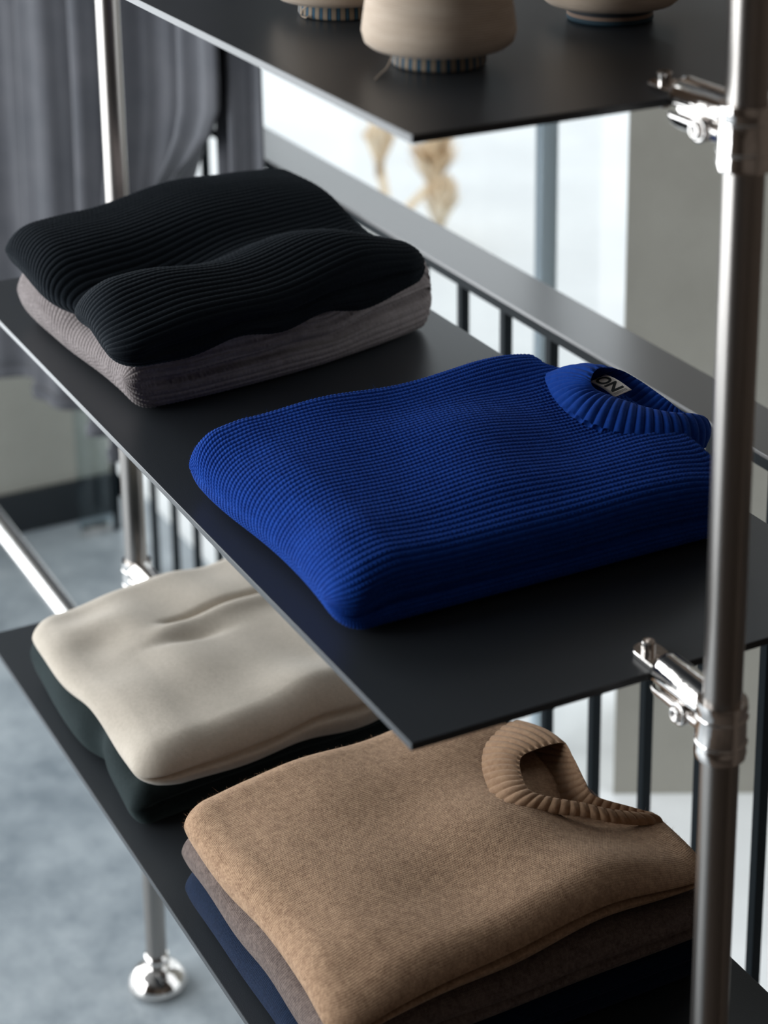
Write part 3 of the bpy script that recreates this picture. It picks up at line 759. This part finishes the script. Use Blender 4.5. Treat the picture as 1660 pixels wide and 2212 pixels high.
tT = [(-0.3405, 0.3368, -0.2858), (-0.3412, 0.3044, -0.2848), (-0.3357, 0.2886, -0.2858), (-0.3134, 0.2769, -0.2868), (-0.2909, 0.2732, -0.2888), (-0.2766, 0.2875, -0.2918), (-0.2635, 0.3104, -0.2968), (-0.2518, 0.3327, -0.3038), (-0.2462, 0.3731, -0.3178),
      (-0.260, 0.362, -0.316), (-0.2812, 0.3353, -0.3078), (-0.2973, 0.3348, -0.3008), (-0.3231, 0.3382, -0.2918)]
collar('neck_band', tB, tT, 48, M_tanrib, tan, thick=0.0045, bulge=0.003, amp=0.0018)

# ---- woven label inside the blue neck
def label_patch():
    o3 = np.array([-0.3385, 0.3575, 0.0755]); ex = np.array([0.0385, 0.0025, -0.0015]); ey = np.array([0.000, 0.0175, 0.0035])
    nu, nv = 16, 8
    P = np.zeros((nv, nu, 3)); nz = np.cross(ex, ey); nz /= np.linalg.norm(nz)
    def at(u, v, h=0.0): return o3 + ex * u + ey * v + nz * (0.0018 * math.sin(PI * u) + h)
    for i, v in enumerate(np.linspace(0, 1, nv)):
        for j, u in enumerate(np.linspace(0, 1, nu)): P[i, j] = at(u, v)
    lab = link('neck_label', grid_mesh('neck_label', P), M_label, blue)
    md = lab.modifiers.new('thickness', 'SOLIDIFY'); md.thickness = 0.0004; md.offset = -1
    lab['label'] = 'cream woven neck label with black lettering'
    cu = bpy.data.curves.new('lettering', 'FONT'); cu.body = 'SON'; cu.size = 1.0; cu.offset = 0.028
    to = bpy.data.objects.new('lettering', cu); col.objects.link(to)
    bpy.context.view_layer.update()
    me = bpy.data.meshes.new_from_object(to.evaluated_get(bpy.context.evaluated_depsgraph_get()))
    bpy.data.objects.remove(to)
    xs = [v.co.x for v in me.vertices]; ys_ = [v.co.y for v in me.vertices]
    w, h = max(xs) - min(xs), max(ys_) - min(ys_)
    import bmesh
    bm = bmesh.new(); bm.from_mesh(me)
    bmesh.ops.triangulate(bm, faces=bm.faces[:])
    u0, us = -0.155, 0.985
    bmesh.ops.bisect_plane(bm, geom=bm.verts[:] + bm.edges[:] + bm.faces[:], plane_co=(min(xs) + (0.02 - u0) / us * w, 0, 0), plane_no=(-1, 0, 0), clear_outer=True)
    for v in bm.verts:
        u = u0 + us * (v.co.x - min(xs)) / w; t = 0.14 + 0.72 * (v.co.y - min(ys_)) / h
        v.co = Vector(at(u, t, 0.0003))
    for x0 in (0.875, 0.905, 0.935):      # thin woven bars at the right-hand end
        q = [bm.verts.new(Vector(at(a, b, 0.0003))) for a, b in ((x0, .12), (x0 + .010, .12), (x0 + .010, .88), (x0, .88))]
        bm.faces.new(q)
    bm.to_mesh(me); bm.free()
    link('lettering', me, M_ink, lab)
label_patch()

# ------------------------------------------------------------------ yarn cones on the top shelf
def yarn_cone(x, y, label, tube_mat, tail=None, rot=0.0, lean=0.0):
    e = empty('yarn_cone', (x, y, ZT + 0.0006)); e.rotation_euler.z = rot
    tag(e, label, 'yarn cone', 'ecru yarn cones on the top shelf')
    rb, rtop, h0, h1 = 0.0555, 0.036, 0.013, 0.165
    pr = [(0.030, h0 + 0.001), (rb - 0.016, h0), (rb - 0.006, h0 + 0.0005), (rb - 0.0018, h0 + 0.004), (rb, h0 + 0.0115)]
    pr += [(rb + (rtop - rb) * q, h0 + 0.013 + (h1 - h0 - 0.02) * q) for q in np.linspace(0.06, 0.97, 12)]
    pr += [(rtop - 0.003, h1 - 0.003), (rtop - 0.009, h1), (0.020, h1)]
    link('yarn_winding', lathe_mesh('yarn_winding', pr, seg=72), M_yarn, e)
    tp = [(0.0, 0.0), (0.0335, 0.0), (0.0342, 0.002), (0.0330, h0 + 0.004), (0.018, h1 + 0.012), (0.0165, h1 + 0.014), (0.0155, h1 + 0.012), (0.0155, h1 - 0.01), (0.0, h1 - 0.01)]
    link('core_tube', lathe_mesh('core_tube', tp, seg=64), tube_mat, e)
    if tail:
        link('thread_end', tube_mesh('thread_end', tail, 0.0006, 6), M_yarn, e)
    return e
yarn_cone(-0.163, 0.112, 'nearest ecru yarn cone on a striped blue tube, front of the top shelf', M_tube, [(-0.006, -0.033, 0.011), (0.0004, -0.040, 0.004), (0.002, -0.043, 0.001), (0.013, -0.053, 0.001), (0.027, -0.0645, 0.001)])
yarn_cone(-0.352, 0.126, 'ecru yarn cone on a striped tube, partly hidden behind the nearest cone', M_tube, [(0.012, -0.032, 0.012), (0.0016, -0.034, 0.006), (0.002, -0.0355, 0.001), (0.010, -0.0356, 0.001), (0.013, -0.0335, 0.003)])
yarn_cone(-0.229, 0.300, 'ecru yarn cone on a dark tube at the back of the top shelf', M_tube2)
